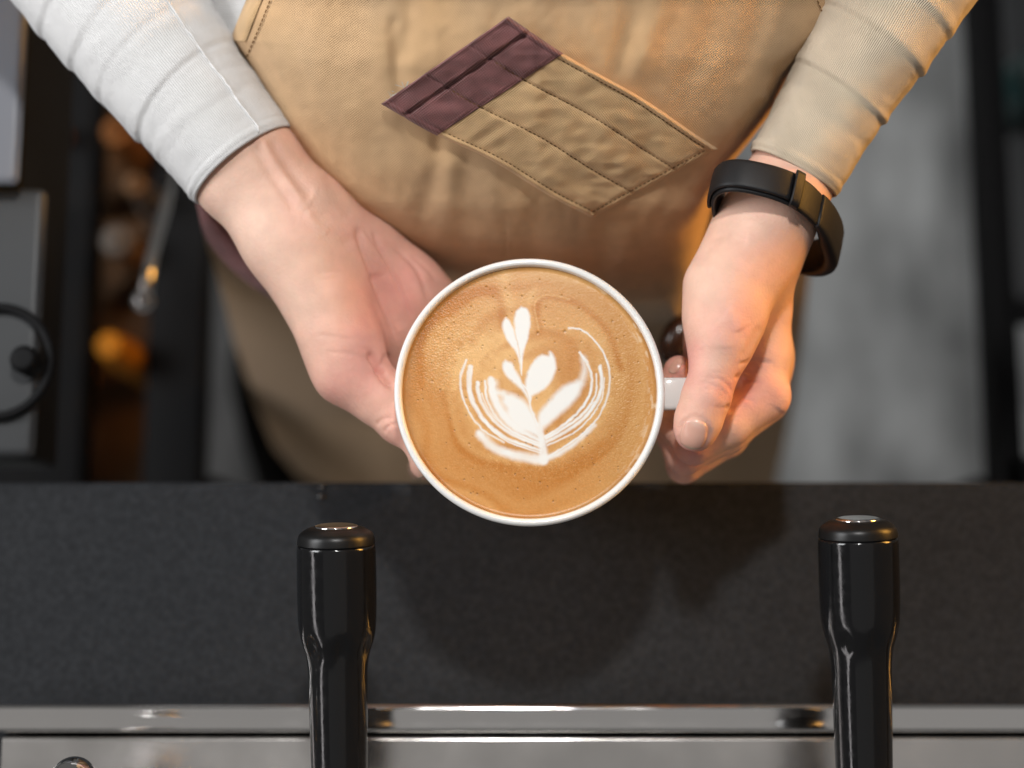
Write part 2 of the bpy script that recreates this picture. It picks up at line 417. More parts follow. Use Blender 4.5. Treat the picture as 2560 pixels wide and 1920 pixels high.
def portafilter(tip, tail, sc_, label):
    """tip and tail: points of the axis; sc_: radius of the thick end in metres"""
    tip = np.array(tip); tail = np.array(tail); ax = tail - tip; Ln = np.linalg.norm(ax); ax /= Ln
    e = empty('portafilter', tail + ax * 0.10, label, 'portafilter', 'portafilter handles over the steel edge')
    r = sc_; k = r / 97.0
    prof = round_prof([(41 * k, 0.0), (41 * k, r * 0.985), (60 * k, r), (150 * k, r * 1.005), (225 * k, r * 0.995), (270 * k, r * 0.955), (315 * k, r * 0.80),
                       (350 * k, r * 0.755), (480 * k, r * 0.735), (700 * k, r * 0.70), (860 * k, r * 0.68), (860 * k, 0)], 0.0035, 5)
    def mod(h, a):
        t = math.exp(-((h - 288 * k) / (26 * k)) ** 2); return 1 - 0.075 * t * (0.5 + 0.5 * math.cos(7 * a)) ** 2
    lathe('grip', prof, M['bakelite'], e, tip, ax, seg=112, mod=mod, caps=False)
    cp = round_prof([(-2 * k, 0), (-1.5 * k, r * 0.60), (3 * k, r * 0.74), (16 * k, r * 0.95), (40.5 * k, r * 0.99), (41.5 * k, r * 0.96), (41.5 * k, 0)], 0.0022, 5)
    cap = lathe('end_cap', cp, M['capblack'], e, tip, ax, seg=80, caps=False)
    dp = round_prof([(-7 * k, 0), (-6.5 * k, r * 0.46), (-4 * k, r * 0.555), (2 * k, r * 0.56)], 0.0012, 4)
    lathe('end_disc', dp, M['chrome'], cap, tip, ax, seg=60, caps=False)
    nk = [(858 * k, 0), (858 * k, r * 0.5), (900 * k, r * 0.42), (1000 * k, r * 0.36), (1000 * k, 0)]
    lathe('neck', round_prof(nk, 0.002), M['chrome'], e, tip, ax, seg=40, caps=False)
    return e
up_deg = 11
def pf(px_t, py_t, px_b, py_b, z_t, rpx, label):
    t = Pm(px_t, py_t, z_t); b0 = P(px_b, py_b, z_t / 1000)
    L_ = np.linalg.norm(b0 - t); b = P(px_b, py_b, z_t / 1000 - L_ * math.tan(R(up_deg)))
    return portafilter(t, b, rpx * S, label)
pf(840, 1318, 848, 1920, -4, 98, 'black portafilter handle below the left of the coffee cup')
pf(2144, 1300, 2160, 1920, -4, 98.5, 'black portafilter handle below the wristband, in front of the right of the counter')

lv = empty('steam_lever', Pm(180, 2100, -80), 'dark mirror ball on a lever at the lower left picture edge', 'lever')
bc = Pm(184, 1950, -12)
prof = [(-math.cos(a) * 57 * S, math.sin(a) * 57 * S) for a in np.linspace(0.001, math.pi - 0.3, 30)]
lathe('ball_knob', prof, M['chrome'], lv, bc, Pm(184, 2150, -60) - bc, seg=56, caps=False)
sweep('shaft', [bc, Pm(184, 2100, -50), Pm(184, 2250, -75)], 0.004, M['chrome'], lv)

# ================================================================== CUP AND COFFEE
CC = P(1324, 976, 0.0); RIM = 339.5 * S
cup = empty('coffee_cup', CC + np.array([0, 0, -0.062]), 'white ceramic coffee cup held between two hands', 'cup')
prof = [(-0.062, 0.0), (-0.062, 0.024), (-0.0625, 0.0265), (-0.060, 0.0285), (-0.056, 0.0300), (-0.050, 0.0350), (-0.042, 0.0405), (-0.032, 0.0450),
        (-0.020, 0.0484), (-0.009, 0.0506), (-0.0022, RIM - 0.0004), (-0.0008, RIM), (0.0004, RIM - 0.0006), (0.0008, RIM - 0.0016), (0.0003, RIM - 0.0027),
        (-0.0010, RIM - 0.0031), (-0.006, RIM - 0.0038), (-0.020, 0.0445), (-0.035, 0.040), (-0.050, 0.028), (-0.055, 0.015), (-0.056, 0.0)]
lathe('cup_body', round_prof(prof, 0.0012, 3), M['ceramic'], cup, CC, (0, 0, 1), up=(0, 1, 0), seg=160, caps=False)
# handle: a flat strap bent into an ear, along +x
hy = float(P(1690, 985, -0.011)[1]); hw = 42 * S
ear = catmull([(0.0480, -0.0125), (0.056, -0.0112), (0.066, -0.0118), (0.0745, -0.0165), (0.0775, -0.025), (0.073, -0.036), (0.062, -0.044), (0.050, -0.0475), (0.034, -0.048)], 8)
v = []; th = 0.0022
for i in range(len(ear)):
    t = ear[min(i + 1, len(ear) - 1)] - ear[max(i - 1, 0)]; t /= np.linalg.norm(t); nn = np.array([-t[1], t[0]])
    for k in range(20):
        a = 2 * math.pi * k / 20; ca, sa = math.cos(a), math.sin(a)
        yy = hw * math.copysign(abs(ca) ** 0.30, ca); oo = th * math.copysign(abs(sa) ** 0.55, sa)
        q = ear[i] + nn * oo; v.append((CC[0] + q[0], hy + yy, CC[2] + q[1]))
pymesh('handle', v, grid_faces(len(ear), 20, True), M['ceramic'], cup)

# the coffee: a fine sheet whose colours are the crema and the milk poured into it
def Zc(pts): return [(x, y) for x, y in pts]
leaf_TR = [(800, 343), (772, 372), (760, 430), (768, 500), (780, 560), (790, 620), (797, 690), (808, 640), (818, 600), (838, 530), (852, 460), (853, 400), (836, 357)]
leaf_TL = [(710, 408), (692, 440), (698, 490), (720, 540), (755, 585), (786, 650), (799, 735), (800, 690), (790, 610), (776, 540), (760, 480), (735, 430)]
leaf_MR = [(925, 622), (882, 655), (842, 720), (826, 790), (832, 840), (848, 905), (864, 865), (930, 830), (980, 775), (1003, 705), (1003, 660), (985, 622), (965, 604), (962, 628)]
leaf_ML = [(710, 655), (692, 682), (700, 722), (730, 762), (775, 803), (815, 843), (848, 905), (838, 850), (802, 780), (772, 720), (745, 675)]
lobe_L = [(695, 842), (762, 858), (830, 905), (880, 980), (903, 1040), (918, 1118), (890, 1100), (830, 1078), (770, 1040), (722, 985), (715, 940), (690, 900)]
lobe_R = [(900, 1000), (908, 958), (960, 900), (1010, 843), (1060, 802), (1130, 778), (1152, 800), (1142, 850), (1100, 905), (1040, 962), (980, 1012), (935, 1052), (912, 1062)]
STR = [  # polyline, half width from head to tail, softness
    ([(625, 770), (640, 870), (690, 965), (770, 1052), (850, 1095), (915, 1125)], 19, 9, 7),
    ([(592, 775), (600, 880), (655, 985), (740, 1068), (830, 1110), (915, 1140)], 7, 5, 5),
    ([(546, 785), (556, 865), (602, 955), (682, 1045), (785, 1105), (912, 1158)], 11, 8, 5),
    ([(570, 850), (612, 945), (690, 1030), (790, 1092), (912, 1148)], 3, 4, 4), ([(520, 900), (600, 1032), (700, 1118), (810, 1165), (915, 1196)], 3, 5, 4),
    ([(1290, 760), (1272, 880), (1205, 990), (1100, 1085), (955, 1150)], 3, 5, 4), ([(1225, 900), (1150, 985), (1060, 1050), (945, 1116)], 3, 4, 4),
    ([(504, 698), (495, 800), (522, 905), (592, 1015), (692, 1098), (800, 1145), (915, 1182)], 16, 7, 5),
    ([(482, 655), (446, 760), (462, 880), (522, 1000), (604, 1082), (700, 1135)], 6, 4, 5),
    ([(560, 1085), (640, 1165), (755, 1208), (860, 1228), (930, 1236)], 22, 28, 14),
    ([(690, 850), (648, 850), (672, 930), (730, 1010), (800, 1060)], 14, 26, 18), ([(640, 790), (645, 880), (700, 980), (780, 1060)], 16, 20, 22),
    ([(1145, 610), (1195, 690), (1215, 790), (1190, 882), (1122, 972), (1024, 1052), (940, 1102)], 7, 8, 4),
    ([(1240, 735), (1240, 830), (1200, 922), (1122, 1002), (1004, 1080), (945, 1110)], 4, 7, 4),
    ([(1262, 690), (1274, 780), (1250, 880), (1180, 980), (1080, 1062), (950, 1130)], 10, 9, 5),
    ([(1080, 470), (1140, 474), (1222, 530), (1290, 630), (1320, 750), (1302, 880), (1242, 1000), (1152, 1092), (1050, 1162), (960, 1220)], 4.5, 5, 4),
    ([(940, 1228), (1020, 1200), (1122, 1134), (1230, 1035)], 18, 8, 12),
    ([(900, 1030), (922, 1120), (930, 1180), (930, 1238)], 16, 25, 9),
    ([(800, 640), (804, 745)], 5, 2, 3), ([(812, 800), (850, 850), (856, 930), (898, 1035)], 4, 7, 4),
    ([(1150, 790), (1172, 720), (1165, 640)], 18, 6, 22),
]
nG = 500; RC = RIM - 0.0027
ii = np.linspace(-1, 1, nG); gx, gy = np.meshgrid(ii, ii, indexing='ij')
# square to disc so that the edge is a clean circle
dx = gx * np.sqrt(1 - gy ** 2 / 2); dy = gy * np.sqrt(1 - gx ** 2 / 2)
vx, vy = (dx * RC).ravel(), (dy * RC).ravel(); rr = np.hypot(vx, vy) / RC
zco = -0.0021 + 0.0008 * np.clip((rr - 0.955) / 0.045, 0, 1) ** 2
CV = np.c_[CC[0] + vx, CC[1] + vy, CC[2] + zco]
q = proj(CV); zq = (q - [960, 620]) * 2.3365
def smooth(x): x = np.clip(x, 0, 1); return x * x * (3 - 2 * x)
white = np.zeros(len(CV)); part_id = np.full(len(CV), -1)
wob = zq + np.c_[vnoise(zq, 22, 3), vnoise(zq, 22, 4)] * 3.0
for k, (poly, soft) in enumerate(((leaf_TR, 10), (leaf_TL, 10), (leaf_MR, 13), (leaf_ML, 13), (lobe_L, 24), (lobe_R, 22))):
    pl = catmull(poly + [poly[0]], 3)[:-1]; d, _ = seg_dist(wob, np.vstack([pl, pl[:1]])); d = np.where(in_poly(wob, pl), d, -d)
    m_ = smooth(0.5 + d / (2 * soft)); white = np.maximum(white, m_); part_id[m_ > 0.5] = k
halo = np.zeros(len(CV))
for poly, w0, w1, soft in STR:
    d, t = seg_dist(wob, catmull(poly, 4)); hw_ = w0 + (w1 - w0) * t
    m_ = smooth(0.5 + (hw_ - d) / (2.7 * soft)) * np.clip(0.90 + 0.16 * vnoise(zq, 60, 9), 0, 1)
    white = 1 - (1 - white) * (1 - m_); part_id[(m_ > 0.5) & (part_id < 0)] = 6
    halo = np.maximum(halo, np.exp(-np.clip(d - hw_, 0, None) / 55))
lin = lambda c: np.array([((x / 255 + 0.055) / 1.055) ** 2.4 if x > 10 else x / 3294 for x in c])
rel = zq - [850, 832]; ang = np.arctan2(rel[:, 1], rel[:, 0]); rad = np.hypot(rel[:, 0], rel[:, 1])
swq = np.c_[rad + 60 * vnoise(zq, 260, 11), ang * 120 + 0.15 * rad]
sw = 0.55 * vnoise(swq * [1, 0.25], 46, 12) + 0.45 * vnoise(swq * [1, 0.2], 110, 13)
t = np.clip(0.44 + 0.55 * sw, 0, 1)
# pale cream drawn up between two darker eddies at the top, as poured
dA, tA = seg_dist(zq, catmull([(700, 140), (715, 300), (740, 420), (770, 520)], 6)); t += 0.30 * np.exp(-(dA / 38) ** 2)
dB, tB = seg_dist(zq, catmull([(400, 320), (540, 262), (650, 270), (690, 330), (690, 450)], 6)); t -= 0.42 * np.exp(-(dB / 30) ** 2)
dB, tB = seg_dist(zq, catmull([(905, 470), (890, 350), (930, 290), (1020, 295), (1150, 340), (1270, 440), (1340, 560), (1380, 700)], 6)); t -= 0.45 * np.exp(-(dB / 24) ** 2)
dB, tB = seg_dist(zq, catmull([(905, 480), (880, 330), (930, 280), (1000, 278), (1080, 300)], 6)); t += 0.45 * np.exp(-(dB / 7) ** 2)
dB, tB = seg_dist(zq, catmull([(860, 420), (845, 320), (880, 240)], 6)); t += 0.2 * np.exp(-(dB / 18) ** 2)
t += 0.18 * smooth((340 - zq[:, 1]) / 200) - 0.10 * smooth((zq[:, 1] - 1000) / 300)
t += 0.55 * np.exp(-(((zq[:, 0] - 560) / 190) ** 2 + ((zq[:, 1] - 610) / 130) ** 2)) * (0.75 + 0.5 * vnoise(zq, 30, 21))
t += 0.32 * halo * (0.7 + 0.6 * vnoise(zq, 34, 22))
fine = rng.uniform(-1, 1, len(CV))
t += 0.07 * vnoise(zq, 9, 23) + 0.05 * fine
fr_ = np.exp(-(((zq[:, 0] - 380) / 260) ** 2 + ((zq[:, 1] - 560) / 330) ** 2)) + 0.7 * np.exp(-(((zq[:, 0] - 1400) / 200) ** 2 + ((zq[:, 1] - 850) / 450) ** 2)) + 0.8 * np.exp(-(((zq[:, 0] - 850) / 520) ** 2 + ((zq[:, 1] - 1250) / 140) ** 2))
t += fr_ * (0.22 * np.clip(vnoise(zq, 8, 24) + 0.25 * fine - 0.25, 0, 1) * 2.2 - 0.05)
t = np.clip(t, 0, 1)[:, None]
cA, cB, cW = lin((180, 115, 44)), lin((220, 175, 114)), lin((232, 233, 230))
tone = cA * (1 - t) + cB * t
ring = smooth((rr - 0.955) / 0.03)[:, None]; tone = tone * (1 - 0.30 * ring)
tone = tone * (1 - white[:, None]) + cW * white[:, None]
fleck = smooth((rr - 0.90) / 0.06) * np.clip(np.cos(ang + 0.15) * 1.6 - 0.6, 0, 1) * np.clip(vnoise(np.c_[rad * 1.6, ang * 260], 16, 77) * 2.4 - 0.5, 0, 1)
tone = tone * (1 - 0.35 * fleck[:, None]) + lin((236, 222, 196)) * 0.35 * fleck[:, None]
# small burst bubbles
bub = np.zeros(len(CV)); nb = 230
bp_ = np.c_[rng.uniform(-1, 1, nb), rng.uniform(-1, 1, nb)]; bp_ = bp_[np.hypot(bp_[:, 0], bp_[:, 1]) < 0.93]
for (bx_, by_) in bp_:
    rb = abs(rng.normal(0, 1)) * 0.00010 + 0.00017
    if rng.uniform() < 0.06: rb *= 1.7
    i0 = int((bx_ + 1) / 2 * (nG - 1)); 
    d2 = (vx - bx_ * RC) ** 2 + (vy - by_ * RC) ** 2
    bub = np.maximum(bub, np.exp(-d2 / rb ** 2))
bub *= (1 - white)
tone = tone * (1 - 0.50 * bub[:, None]); CV[:, 2] -= bub * 0.00012
frothy = np.exp(-(((zq[:, 0] - 330) / 200) ** 2 + ((zq[:, 1] - 560) / 300) ** 2)) + 0.7 * np.exp(-(((zq[:, 0] - 1400) / 180) ** 2 + ((zq[:, 1] - 850) / 400) ** 2)) + 0.5 * np.exp(-(((zq[:, 0] - 850) / 500) ** 2 + ((zq[:, 1] - 1260) / 90) ** 2))
CV[:, 2] += (0.00005 * frothy + 0.000008) * vnoise(zq, 5, 31) * (1 - white)
cof = empty('coffee', CC + np.array([0, 0, -0.004]), 'milky brown coffee with white leaf latte art filling the cup', 'coffee')
allf = np.array(grid_faces(nG, nG)); pid = part_id[allf]; fid = np.where((pid == pid[:, :1]).all(1), pid[:, 0], -1)
def sub(name, k, mt):
    fs = allf[fid == k]; us, inv = np.unique(fs, return_inverse=True)
    return pymesh(name, CV[us], inv.reshape(-1, 4)[:, ::-1], mt, cof, tone=tone[us])
M['milk'] = mat('milk_foam', (0.8, 0.8, 0.78), 0.45, spec=0.15, attr='tone')
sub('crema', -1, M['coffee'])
for k, lb in enumerate(('uppermost white foam leaf', 'slim white foam leaf beside the uppermost', 'plump white foam leaf in the middle', 'slim white foam leaf in the middle', 'white foam fan on the left', 'white foam fan on the right', 'fine white foam stripes')):
    sub('foam_leaf' if k < 6 else 'foam_stripes', k, M['milk'])['label'] = lb

# ================================================================== THE BARISTA: HANDS
person = empty('person', (0.0, 0.30, 0.0), 'person in a white knit top holding a full cup with both hands', 'person')
def C(l): return [(Pm(px, py, z), r * S) for (px, py, z, r) in l]
HG = 0.0008
skin0 = np.array([0.73, 0.45, 0.34]); blush = np.array([0.73, 0.325, 0.275]); paleS = np.array([0.80, 0.57, 0.455])
def skin_tone(V, red, pale):
    q = proj(V); t = np.zeros(len(V)); p_ = np.zeros(len(V))
    for x, y, r, a in red: t += a * np.exp(-(((q[:, 0] - x) ** 2 + (q[:, 1] - y) ** 2) / r ** 2))
    for x, y, r, a in pale: p_ += a * np.exp(-(((q[:, 0] - x) ** 2 + (q[:, 1] - y) ** 2) / r ** 2))
    t = np.clip(t + 0.10 * vnoise(q, 38, 41) + 0.07 * vnoise(q, 13, 42), -0.2, 1)[:, None]; p_ = np.clip(p_, 0, 1)[:, None]
    c = skin0 * (1 - t) + blush * t
    return c * (1 - p_) + paleS * p_
def nail(name, f, cx, cy, ang, hl, hw_, z0, z1, parent, lift=0.00035, tipfrac=0.12):
    """nail plate laid on the grown finger: hl half length, hw_ half width in photo pixels, ang turns the length axis"""
    nu, nv = 22, 18; U, W = np.meshgrid(np.linspace(-1, 1, nu), np.linspace(-1, 1, nv), indexing='ij')
    x = U * np.sqrt(1 - 0.42 * W ** 2); y = W * np.sqrt(1 - 0.42 * U ** 2)
    ca, sa = math.cos(ang), math.sin(ang)
    px = cx + (x * hl * ca - y * hw_ * sa).ravel(); py = cy + (x * hl * sa + y * hw_ * ca).ravel()
    p = march(f, px, py, z0, z1)
    g = np.stack([f(p + np.eye(3)[i] * 3e-4) - f(p - np.eye(3)[i] * 3e-4) for i in range(3)], -1); g /= np.linalg.norm(g, axis=1)[:, None]
    edge = np.maximum(np.abs(U), np.abs(W)).ravel()
    p = p + g * (lift * (1 - 1.6 * np.clip(edge - 0.82, 0, 1) / 0.18))[:, None]
    tt = x.ravel()[:, None]
    tone = np.array([0.70, 0.40, 0.31]) + 0 * tt
    moon = np.exp(-(((tt + 0.85) / 0.32) ** 2 + (y.ravel()[:, None] / 0.55) ** 2)); tone = tone * (1 - 0.5 * moon) + np.array([0.80, 0.60, 0.50]) * 0.5 * moon
    tip = smooth((tt - (1 - 2 * tipfrac)) / 0.08); tone = tone * (1 - 0.75 * tip) + np.array([0.78, 0.62, 0.46]) * 0.75 * tip
    return pymesh(name, p, np.array(grid_faces(nu, nv)), M['nail'], parent, tone=tone)
def hand(name, chains, marks, red, pale, label):
    V, Q, n, f = grow(chains, HG)
    V2 = carve(V, n, marks)
    o = pymesh(name, V2, Q, M['skin'], person, tone=skin_tone(V2, red, pale)); o['label'] = label
    return o, f

# ---- the open hand under the cup (left in the photo): forearm, ball of the thumb, heel, thumb and four fingers under the cup
mm = 1e-3
lh = [
    (C([(430, 250, -22, 84), (582, 448, -24, 90), (700, 588, -26, 94), (765, 650, -28, 100)]), 12*mm, 12*mm),
    (C([(515, 185, -22, 84), (652, 392, -22, 88), (775, 530, -27, 90), (855, 615, -34, 82)]), 12*mm, 14*mm),
    (C([(770, 660, -28, 98), (822, 770, -28, 98), (862, 880, -28, 92), (880, 930, -28, 84)]), 10*mm, 16*mm),      # ball of the thumb
    (C([(868, 930, -28, 86), (945, 988, -29, 72), (1000, 1052, -27, 58)]), 5*mm, 5*mm),                               # thumb
    (C([(1000, 1052, -27, 56), (1060, 1108, -25, 45), (1066, 1158, -23, 43)]), 4*mm, 4*mm),
    (C([(850, 610, -34, 84), (925, 640, -42, 84), (1015, 712, -49, 84), (1120, 790, -62, 80)]), 10*mm, 13*mm),     # heel of the hand
    (C([(880, 700, -44, 70), (960, 810, -52, 76), (1040, 890, -64, 78)]), 10*mm, 14*mm),                             # hollow of the palm
    (C([(930, 830, -52, 66), (1010, 930, -66, 70), (1090, 975, -76, 62)]), 8*mm, 10*mm),
    (C([(1120, 800, -66, 66), (1230, 850, -77, 55), (1330, 880, -77, 50), (1400, 895, -77, 44)]), 4*mm, 6*mm),     # fingers
    (C([(1110, 870, -70, 64), (1230, 945, -78, 56), (1345, 985, -78, 51), (1425, 1000, -76, 45)]), 4*mm, 4*mm),
    (C([(1080, 930, -74, 64), (1200, 1040, -79, 57), (1310, 1090, -78, 52), (1390, 1110, -76, 46)]), 4*mm, 4*mm),
    (C([(1060, 970, -76, 62), (1150, 1090, -80, 57), (1240, 1165, -78, 52), (1300, 1190, -76, 46)]), 4*mm, 4*mm),
]
A = lambda p: zc(p, 560, 500, 2.2117); B = lambda p: zc(p, 400, 250, 1.659)
marks = [
    (A([(735, 150), (765, 260), (808, 370), (850, 480), (893, 600), (932, 700), (965, 780)]), 8, 1.6),
    (A([(835, 400), (880, 500), (930, 600), (985, 720)]), 20, 1.2),
    (A([(820, 170), (875, 290), (945, 420), (1000, 560), (1040, 660)]), 6, 0.9),
    (A([(740, 160), (790, 260), (850, 330)]), 5, 0.5), (A([(770, 150), (830, 240), (890, 300)]), 5, 0.45),
    (A([(930, 250), (1040, 350), (1090, 430), (1120, 520), (1150, 600)]), 7, 0.9),
    (A([(1030, 300), (1110, 370), (1180, 440)]), 6, 0.4),
    (A([(800, 835), (842, 900), (866, 945), (885, 985), (950, 1045)]), 10, 2.8),
    (A([(905, 850), (885, 900), (862, 945)]), 8, 1.2),
    (A([(862, 935), (868, 950)]), 13, 1.8),
    (A([(500, 748), (600, 756), (700, 770), (790, 790)]), 4.5, 0.28),
    (A([(560, 840), (680, 848), (770, 870), (820, 890)]), 4.5, 0.35),
    (A([(640, 770), (720, 800), (820, 850)]), 4, 0.22),
    (A([(843, 1250), (862, 1222), (900, 1205), (940, 1210)]), 5, 0.6),
    (A([(888, 1288), (900, 1258), (935, 1240), (960, 1245)]), 5, 0.6),
    (A([(870, 1240), (895, 1225), (925, 1225)]), 4, 0.35),
    (A([(520, 405), (590, 398), (650, 402)]), 4, 0.25), (A([(540, 440), (640, 432)]), 4, 0.2),
    (A([(650, 250), (720, 210), (760, 150)]), 14, 0.5),
    (B([(410, 150), (470, 255), (535, 350), (605, 455)]), 13, -1.1), (B([(375, 160), (440, 270), (505, 370), (570, 470)]), 14, 0.8),
    (B([(455, 160), (510, 250), (580, 345), (640, 400)]), 13, 0.7),
    (B([(648, 360), (625, 410), (602, 455)]), 8, -0.3), (B([(610, 460), (650, 520), (700, 550)]), 10, -0.45),
    (B([(690, 300), (740, 400), (800, 480)]), 18, 0.5),
    (B([(560, 1010), (640, 960), (760, 930)]), 30, -0.4),
]
red = [(900, 840, 90, 0.35), (960, 720, 110, 0.55), (1050, 700, 110, 0.40), (930, 940, 90, 0.55), (830, 980, 60, 0.40), (1000, 1090, 70, 0.40), (1050, 1180, 40, 0.5),
       (900, 580, 60, 0.35), (720, 480, 60, 0.15), (745, 560, 40, 0.2)]
pale = [(560, 480, 110, 0.5), (640, 600, 110, 0.45), (750, 760, 90, 0.25)]
HL, fL = hand('hand', lh, marks, red, pale, 'open palm-up hand under the cup, thumb along its side')
nail('thumbnail', fL, 1043, 1168, R(80), 32, 20, 40, -60, HL, tipfrac=0.15)

# ---- the hand on the handle (right in the photo)
rh = [
    (C([(2110, 240, -6, 78), (1998, 425, -9, 82), (1935, 528, -5, 96), (1885, 620, -10, 104)]), 10*mm, 10*mm),
    (C([(2090, 230, -14, 78), (1975, 430, -16, 82), (1925, 530, -18, 96), (1905, 640, -22, 98)]), 10*mm, 12*mm),
    (C([(1880, 610, -10, 100), (1822, 725, -8, 104), (1808, 810, -4, 88), (1800, 868, -1, 70)]), 9*mm, 12*mm),       # ball of the thumb
    (C([(1802, 860, -1, 68), (1782, 940, 0, 57), (1766, 992, -1, 59), (1746, 1050, -2, 57), (1738, 1076, -3, 53)]), 3*mm, 6*mm), # thumb
    (C([(1900, 640, -22, 86), (1905, 770, -30, 66), (1905, 880, -33, 66), (1908, 985, -30, 66)]), 8*mm, 7*mm),      # index side of the hand
    (C([(1850, 690, -30, 96), (1815, 790, -38, 96), (1800, 880, -44, 80), (1820, 960, -46, 70)]), 10*mm, 12*mm),     # palm
    (C([(1900, 760, -48, 70), (1905, 900, -50, 72), (1905, 1000, -50, 66)]), 8*mm, 12*mm),
    (C([(1910, 992, -28, 64), (1820, 1062, -25, 56), (1735, 1112, -25, 51)]), 3*mm, 4*mm),                            # index
    (C([(1735, 1112, -25, 51), (1690, 1058, -31, 46), (1705, 985, -33, 42)]), 3*mm, 1.5*mm),
    (C([(1912, 1002, -45, 62), (1820, 1078, -41, 55), (1712, 1138, -39, 50)]), 3*mm, 1.5*mm),                         # middle
    (C([(1712, 1138, -39, 50), (1672, 1060, -38, 45), (1678, 985, -34, 43), (1697, 928, -30, 41)]), 3*mm, 1.5*mm),
    (C([(1900, 1000, -62, 60), (1815, 1095, -58, 52), (1710, 1165, -56, 47)]), 3*mm, 1.5*mm),                         # ring
    (C([(1710, 1165, -56, 47), (1685, 1090, -58, 43), (1720, 1010, -56, 40)]), 3*mm, 1.5*mm),
    (C([(1880, 990, -76, 54), (1810, 1080, -74, 46), (1740, 1125, -72, 42), (1730, 1060, -72, 38)]), 3*mm, 1.5*mm),  # little
]
A = lambda p: zc(p, 1600, 700, 3.0157); B = lambda p: zc(p, 1700, 300, 3.318)
marks = [
    (A([(500, 735), (600, 748), (660, 792), (692, 850)]), 4.5, 0.38), (A([(440, 785), (520, 780), (600, 820), (665, 885)]), 4.5, 0.36),
    (A([(520, 800), (590, 850), (650, 920)]), 4, 0.3), (A([(470, 825), (540, 815)]), 4, 0.25),
    (A([(560, 955), (640, 965), (680, 950)]), 4, 0.25), (A([(520, 700), (620, 705), (690, 760)]), 4, 0.22),
    (A([(905, 350), (865, 420), (810, 520), (770, 590)]), 10, 0.4),
    (A([(745, 640), (860, 608), (1000, 628)]), 5, 0.6), (A([(715, 728), (800, 742), (895, 765)]), 6, 1.0), (A([(760, 735), (830, 745)]), 7, 0.6),
    (A([(760, 890), (830, 905), (870, 930)]), 5, 0.35), (A([(650, 960), (705, 968)]), 7, 0.7),
    (B([(270, 975), (420, 968), (560, 1000)]), 5, 0.45), (B([(420, 825), (560, 835), (650, 850)]), 5, 0.25), (B([(400, 960), (560, 985)]), 20, 0.5),
    (A([(640, 240), (720, 300), (760, 380)]), 22, -0.7), (A([(560, 330), (600, 420), (600, 520)]), 30, -0.4),
    (zc([(290, 1160), (318, 1085), (372, 1040), (440, 1035), (500, 1075), (522, 1130), (500, 1205), (470, 1275)], 1600, 700, 3.0157), 5.5, 0.7),
    (A([(295, 1165), (320, 1225), (390, 1270), (470, 1282)]), 5, 0.4),
    (A([(1110, 780), (1120, 900), (1060, 1000)]), 26, -0.7),
]
red = [(1830, 800, 70, 0.50), (1770, 985, 60, 0.35), (1700, 1110, 70, 0.4), (1730, 1130, 50, 0.35), (1860, 960, 70, 0.5), (1850, 990, 50, 0.3), (1700, 920, 50, 0.75),
       (1960, 1000, 60, 0.35), (1740, 870, 40, 0.4), (1870, 620, 70, 0.2), (1700, 1180, 60, 0.3)]
pale = [(1760, 700, 70, 0.4), (1860, 540, 70, 0.35), (1790, 900, 50, 0.2)]
HR, fR = hand('hand', rh, marks, red, pale, 'hand pinching the cup handle, thumb on top')
nail('thumbnail', fR, 1734, 1086, R(104), 39, 35, 40, -40, HR)
nail('fingernail', fR, 1690, 914, R(-55), 26, 13, 0, -60, HR, tipfrac=0.1)

